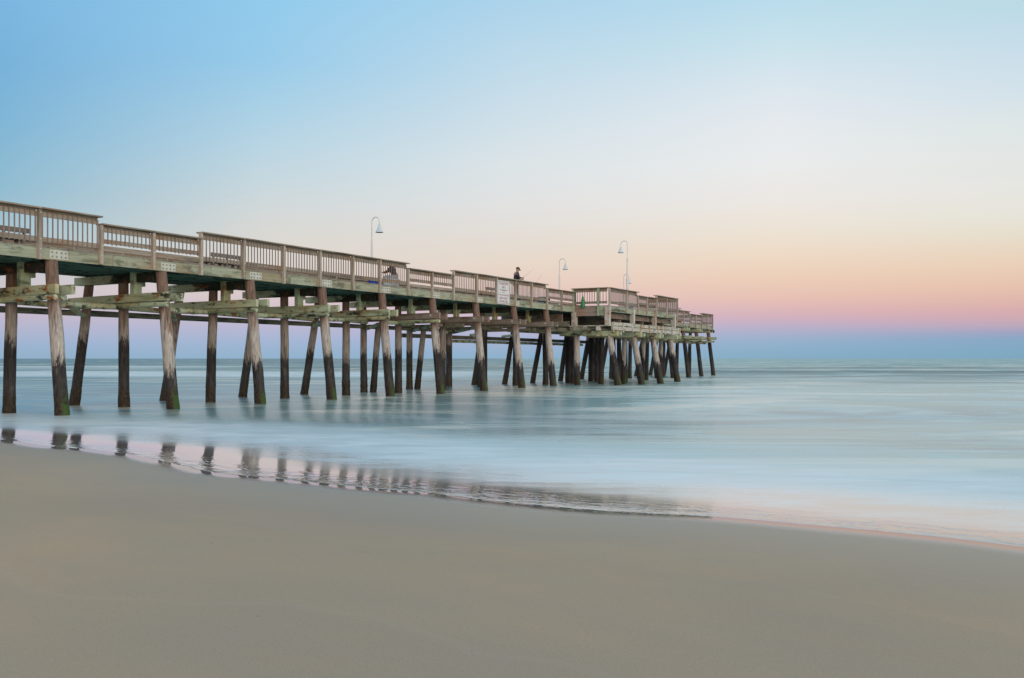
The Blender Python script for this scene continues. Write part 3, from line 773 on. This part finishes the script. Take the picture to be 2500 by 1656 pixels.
def person(loc, rz, label, J, jacket, trousers, cap, seated=False):
    """J: joints in the figure's own frame (x forward, y left, z up)"""
    root = empty('person', loc, rz, label, 'person')
    V = lambda k: Vector(J[k])
    vs = []; es = []; ix = {}
    def add(k, p, r, par=None, r2=None):
        ix[k] = len(vs); vs.append((p[0], p[1], p[2], r) + ((r2,) if r2 else ()))
        if par is not None: es.append((ix[par], ix[k]))
    add('pelvis', V('pelvis'), .11); add('waist', V('waist'), .11, 'pelvis'); add('chest', V('chest'), .125, 'waist')
    add('neck', V('neck'), .055, 'chest'); hd = V('head'); up = (hd-V('neck')).normalized(); fw = Vector(J['face']).normalized()
    add('jaw', V('neck')+up*.07+fw*.02, .06, 'neck'); add('head', hd, .088, 'jaw'); add('crown', hd+up*.07, .07, 'head')
    add('nose', hd+fw*.105-up*.02, .014, 'head')
    add('chin', V('neck')+up*.06+fw*.075, .025, 'jaw')
    side = fw.cross(up).normalized()
    for sg in (-1, 1): add('ear%d' % sg, hd+side*sg*.092-up*.01, .014, 'head')
    for sd in ('l', 'r'):
        add('sh'+sd, V('sh'+sd), .06, 'chest'); add('el'+sd, V('el'+sd), .042, 'sh'+sd); add('wr'+sd, V('wr'+sd), .027, 'el'+sd)
        d = Vector(J['hand'+sd]).normalized(); pal = V('wr'+sd)+d*.06
        add('palm'+sd, pal, .026, 'wr'+sd, .016)
        lat = d.cross(Vector((0,0,1))).normalized(); dn = lat.cross(d).normalized()
        if dn.z > 0: dn = -dn
        for q, (off, ln) in enumerate(((-.028,.065),(-.010,.075),(.009,.070),(.026,.055))):
            b = pal+d*.03+lat*off; add('f%s%d' % (sd, q), b, .009, 'palm'+sd); add('g%s%d' % (sd, q), b+d*ln*.5+dn*.01, .0085, 'f%s%d' % (sd, q)); add('h%s%d' % (sd, q), b+d*ln*.6+dn*.045, .0075, 'g%s%d' % (sd, q))
        add('t'+sd, pal-lat*.035+dn*.01, .011, 'palm'+sd); add('u'+sd, pal-lat*.045+d*.03+dn*.03, .009, 't'+sd)
        add('hp'+sd, V('hp'+sd), .085, 'pelvis'); add('kn'+sd, V('kn'+sd), .058, 'hp'+sd); add('an'+sd, V('an'+sd), .042, 'kn'+sd)
        add('toe'+sd, V('toe'+sd), .035, 'an'+sd)
    skin('body', vs, es, M_SKIN, root)
    # jacket
    vs2 = []; es2 = []
    def a2(p, r, par=None):
        vs2.append((p[0], p[1], p[2], r)); k = len(vs2)-1
        if par is not None: es2.append((par, k))
        return k
    p_ = a2(V('pelvis')+(V('waist')-V('pelvis'))*.05, .145); w_ = a2(V('waist'), .142, p_); c_ = a2(V('chest'), .155, w_); a2(V('neck')+(V('chest')-V('neck'))*.12, .075, c_)
    for sd in ('l', 'r'):
        q = a2(V('sh'+sd), .082, c_); q = a2(V('el'+sd), .062, q); a2(V('el'+sd).lerp(V('wr'+sd), .92), .045, q)
    skin('jacket', vs2, es2, jacket, root)
    vs2 = []; es2 = []
    p_ = a2(V('pelvis'), .125)
    for sd in ('l', 'r'):
        q = a2(V('hp'+sd), .10, p_); q = a2(V('kn'+sd), .075, q); a2(V('kn'+sd).lerp(V('an'+sd), .93), .062, q)
    skin('trousers', vs2, es2, trousers, root)
    for sd in ('l', 'r'):
        mb = MB(); an = V('an'+sd); to = V('toe'+sd); m = an.lerp(to, .45)
        mb.ball((m.x, m.y, to.z+.012), .5, (.29, .105, .10), 14); mb.build('shoe', M_SHOE, root)
    for sg in (-1, 1):
        mb = MB(); q = hd+fw*.080+side*sg*.034+up*.012; mb.ball(q, .011, n=8); mb.build('eye', M_EYE, root)
    if cap:
        mb = MB(); Rm = Matrix((fw - up*fw.dot(up), side, up)).transposed()
        rings = [(.112,.0),(.112,.03),(.10,.07),(.07,.10),(.03,.115),(0.001,.117)]; n = 18; vv = []; ff = []
        for r_, z_ in rings:
            for a in range(n):
                t = 2*math.pi*a/n; vv.append(hd+up*.035+Rm @ Vector((r_*math.cos(t), r_*.88*math.sin(t), z_)))
        for k in range(len(rings)-1):
            for a in range(n): b = (a+1) % n; ff.append((k*n+a, k*n+b, k*n+n+b, k*n+n+a))
        mb.poly(vv, ff, 0, True)
        br = [hd+up*.04+Rm @ Vector((.09+.10*math.cos(t), .085*math.sin(t), -.012*math.cos(t))) for t in [math.pi*(k/10-.5) for k in range(11)]]
        br2 = [q+up*.010 for q in br]
        mb.poly(br+br2, [tuple(range(11)), tuple(range(21, 10, -1))]+[(k, k+1, k+12, k+11)[::-1] for k in range(10)])
        mb.build('cap', M_CAP, root)
    else:
        mb = MB(); q = hd+up*.035-fw*.02; mb.ball(q, .104, (1,.95,.92), 14); mb.build('hair', M_HAIR, root)
    return root
stand = dict(pelvis=(0,0,.92), waist=(-.01,0,1.08), chest=(0,0,1.30), neck=(.035,0,1.46), head=(.085,0,1.585), face=(.8,0,-.55),
  shl=(.01,.19,1.40), ell=(.06,.24,1.14), wrl=(.27,.10,1.10), handl=(1,-.35,-.05), shr=(.01,-.19,1.40), elr=(.07,-.24,1.15), wrr=(.27,-.10,1.18), handr=(1,.35,.05),
  hpl=(0,.10,.88), knl=(.03,.11,.48), anl=(0,.12,.09), toel=(.14,.13,.04), hpr=(0,-.10,.88), knr=(.02,-.11,.48), anr=(-.03,-.12,.09), toer=(.11,-.14,.04))
s_f = s_at(1260, .42)
person(world(s_f, .42, DZ), R(22), 'person in dark jacket and cap standing at the rail, looking down at a fishing reel', stand, M_JACK, M_JEAN, True)
seat = dict(pelvis=(0,0,.46), waist=(.03,0,.60), chest=(.12,0,.80), neck=(.20,0,.94), head=(.26,0,1.055), face=(.8,0,-.5),
  shl=(.13,.19,.88), ell=(.30,.25,.68), wrl=(.50,.14,.66), handl=(1,-.3,-.2), shr=(.13,-.19,.88), elr=(.30,-.25,.68), wrr=(.50,-.14,.66), handr=(1,.3,-.2),
  hpl=(.02,.10,.44), knl=(.44,.15,.48), anl=(.40,.15,.09), toel=(.54,.16,.04), hpr=(.02,-.10,.44), knr=(.44,-.15,.48), anr=(.40,-.15,.09), toer=(.54,-.16,.04))
s_g = s_at(964, .75)
person(world(s_g, .75, DZ), R(200), 'person in dark jacket and light trousers sitting hunched behind the balusters', seat, M_JACK, M_PALEJ, False)

# ------------------------------------------------------------------ rods
M_ROD = simple('dark rod blank', (.10,.08,.07), .4); M_GRIP = simple('cork grip', (.30,.2,.12), .8); M_REEL = simple('reel metal', (.2,.2,.22), .35, .6)
def rod(base, vec, L, label):
    root = empty('fishing_rod', base, 0, label, 'fishing rod', 'fishing rods at the rail')
    d = Vector(vec).normalized()
    mb = MB(); pts = [d*(L*k/8)+Vector((0,0,-.05*(k/8)**2*L)) for k in range(9)]; mb.tube(pts, [.007-.005*k/8 for k in range(9)], 8); mb.build('blank', M_ROD, root)
    mb = MB(); mb.tube([d*-.02, d*.38], .015, 8); mb.build('grip', M_GRIP, root)
    mb = MB(); q = d*.30+Vector((0,0,-.06)); mb.tube([q-Vector((.03,.0,0)), q+Vector((.03,0,0))], .035, 12); mb.tube([d*.30, q], .008, 6); mb.build('reel', M_REEL, root)
fp = world(s_f, .42, DZ)
rt = Matrix.Rotation(R(22), 3, 'Z')
hand = fp + rt @ Vector((.345, .0, 1.13))
rod(hand - Vector((.1,.1,.1)), (.50, .75, .56), 1.55, 'thin rod held by the standing person, slanting up to the right')
s_r = s_at(1284, .2)
rod(world(s_r, .3, DZ+.02), (.47, .60, .78), 2.3, 'thin rod leaning on the rail right of the standing person')

# ------------------------------------------------------------------ benches and gear on the deck
M_BENCH = timber('bench timber', (.26,.22,.19), (.17,.14,.12), (.11,.09,.08), 0)
def bench(px0, t, L, label):
    s = s_at(px0, t); root = empty('bench', world(s, t, DZ), PH, label, 'bench', 'timber benches on the pier deck')
    mb = MB()
    for k in range(3): mb.box(0, L, .02+k*.14, .14+k*.14, .42, .46)
    mb.build('seat', M_BENCH, root)
    mb = MB(); mb.box(0, L, -.05, -.01, .60, .74); mb.build('backrest', M_BENCH, root)
    for x in (.1, L/2-.04, L-.18):
        mb = MB(); mb.box(x, x+.08, .04, .12, 0, .419); mb.box(x, x+.08, .32, .40, 0, .419); mb.box(x, x+.08, -.009, .02, 0, .73); mb.build('leg', M_BENCH, root)
bench(514, 2.3, 1.55, 'dark timber bench seen through the balusters where the second high railing starts')
bench(-55, 2.3, 1.5, 'timber bench behind the railing at the left edge')
bench(1186, 2.0, 1.3, 'timber bench behind the railing just left of the danger sign')
M_BLUE = simple('bright blue plastic', (.03,.10,.62), .4); M_WPL = simple('white plastic', (.70,.74,.74), .4); M_TEAL = simple('teal plastic', (.08,.20,.24), .5)
M_DBLUE = simple('dark blue plastic', (.06,.07,.32), .5); M_REDP = simple('red plastic', (.55,.03,.03), .4); M_GREEN = simple('green cloth', (.06,.30,.12), .8); M_GREY = simple('grey plastic', (.38,.40,.43), .5); M_BIRD = simple('pale grey feathers', (.42,.42,.52), .8); M_BEAK = simple('beak', (.4,.25,.05), .6)
def chest(name, px, t, size, bodym, lidm, label, cat, rz=0.0, z=None):
    s = s_at(px, t); root = empty(name, world(s, t, DZ if z is None else z), PH+rz, label, cat)
    L, W, h = size
    mb = MB(); k = .03
    vs = [(-L/2+k,-W/2+k,0),(L/2-k,-W/2+k,0),(L/2-k,W/2-k,0),(-L/2+k,W/2-k,0),(-L/2,-W/2,h*.8),(L/2,-W/2,h*.8),(L/2,W/2,h*.8),(-L/2,W/2,h*.8)]
    mb.poly(vs, [(3,2,1,0),(4,5,6,7),(0,1,5,4),(1,2,6,5),(2,3,7,6),(3,0,4,7)]); mb.build('body', bodym, root)
    mb = MB(); mb.box(-L/2-.012, L/2+.012, -W/2-.012, W/2+.012, h*.805, h*.93); mb.box(-L/2+.03, L/2-.03, -W/2+.03, W/2-.03, h*.931, h); mb.build('lid', lidm, root)
    mb = MB(); mb.tube([(-L*.2,-W/2-.015,h*.72),(-L*.2,-W/2-.04,h*.66),(L*.2,-W/2-.04,h*.66),(L*.2,-W/2-.015,h*.72)], .012, 8); mb.build('handle', M_GREY, root)
chest('cooler', 957, .62, (.62,.38,.36), M_WPL, M_WPL, 'white cooler box that the hunched person sits on', 'cooler')
chest('tackle_box', 911, .14, (.42,.2,.17), M_BLUE, M_BLUE, 'small bright blue tackle box on the deck edge below the left lamp', 'box')
chest('crate', 1323, .25, (.42,.34,.34), M_TEAL, M_TEAL, 'teal storage crate behind the balusters at the end of the railing with the danger sign', 'crate')
chest('cooler', 1535, TO+.9, (.6,.4,.42), M_GREY, M_WPL, 'grey cooler behind the balusters at the foot of the tallest lamp', 'cooler')
chest('cooler', 1658, TE+.25, (.5,.32,.30), M_REDP, M_REDP, 'small red cooler on the far narrow end of the pier', 'cooler')
s = s_at(1337, .25); root = empty('bucket', world(s, .25, DZ), 0, 'dark blue bucket behind the short low railing right of the teal crate', 'bucket')
mb = MB(); mb.lathe((0,0,0), [(0,0),(.115,0),(.15,.34),(.158,.345),(.158,.36),(.145,.36),(.11,.02),(0,.02)], 18); mb.build('pail', M_DBLUE, root)
mb = MB(); mb.tube([(.155*math.cos(a), .02, .34+.13*math.sin(a)) for a in [math.pi*k/10 for k in range(11)]], .005, 6); mb.build('handle', M_GREY, root)
# green bundle hanging on the plank wall
root = empty('net_bundle', world(SC-.10, -.62, H(2.88)), PH, 'bright green folded net bundle tied to the railing over the brown plank wall', 'net')
mb = MB(); n = 14; prof = [(.015,.62),(.05,.56),(.07,.44),(.10,.36),(.085,.26),(.125,.14),(.12,.02),(.07,-.05),(.02,-.08)]
vv = []; ff = []
for k, (r_, z_) in enumerate(prof):
    for a in range(n):
        t = 2*math.pi*a/n; rr = r_*(1+.22*math.sin(a*3+k)); vv.append((rr*math.cos(t)*.6, rr*math.sin(t), z_))
for k in range(len(prof)-1):
    for a in range(n): b = (a+1) % n; ff.append((k*n+a, k*n+b, k*n+n+b, k*n+n+a))
mb.poly(vv, ff, 0, True); mb.build('folds', M_GREEN, root)
mb = MB(); mb.tube([(0,0,.60),(.02,0,.70),(.06,0,.74)], .008, 6); mb.build('cord', M_GREY, root)
# bird on the end railing
s = s_at(1659, TE-.02); root = empty('gull', world(s, TE-.02, H(3.95)), R(200), 'small pale grey bird perched on the far end railing', 'bird')
mb = MB(); rings = [(-.20,.10,.008),(-.14,.115,.03),(-.05,.125,.062),(.03,.13,.07),(.09,.155,.05),(.115,.20,.034),(.13,.235,.036),(.15,.245,.022),(.165,.245,.01)]
mb.tube([(x, 0, z) for x, z, r_ in rings], [r_ for x, z, r_ in rings], 12); mb.build('body', M_BIRD, root)
mb = MB(); mb.tube([(.165,0,.243),(.20,0,.238)], [.009,.002], 6); mb.build('beak', M_BEAK, root)
for sg in (-1, 1):
    mb = MB(); mb.tube([(.0,sg*.025,.075),(.01,sg*.025,.0)], .005, 6); mb.tube([(.01,sg*.025,.004),(.045,sg*.025,.003)], .004, 6); mb.build('leg', M_BEAK, root)
    mb = MB(); mb.ball((-.05, sg*.058, .135), 1, (.11,.014,.04), 10); mb.build('wing', M_BIRD, root)

# ------------------------------------------------------------------ render settings
S.render.engine = 'CYCLES'
S.cycles.max_bounces = 6
S.cycles.use_denoising = True
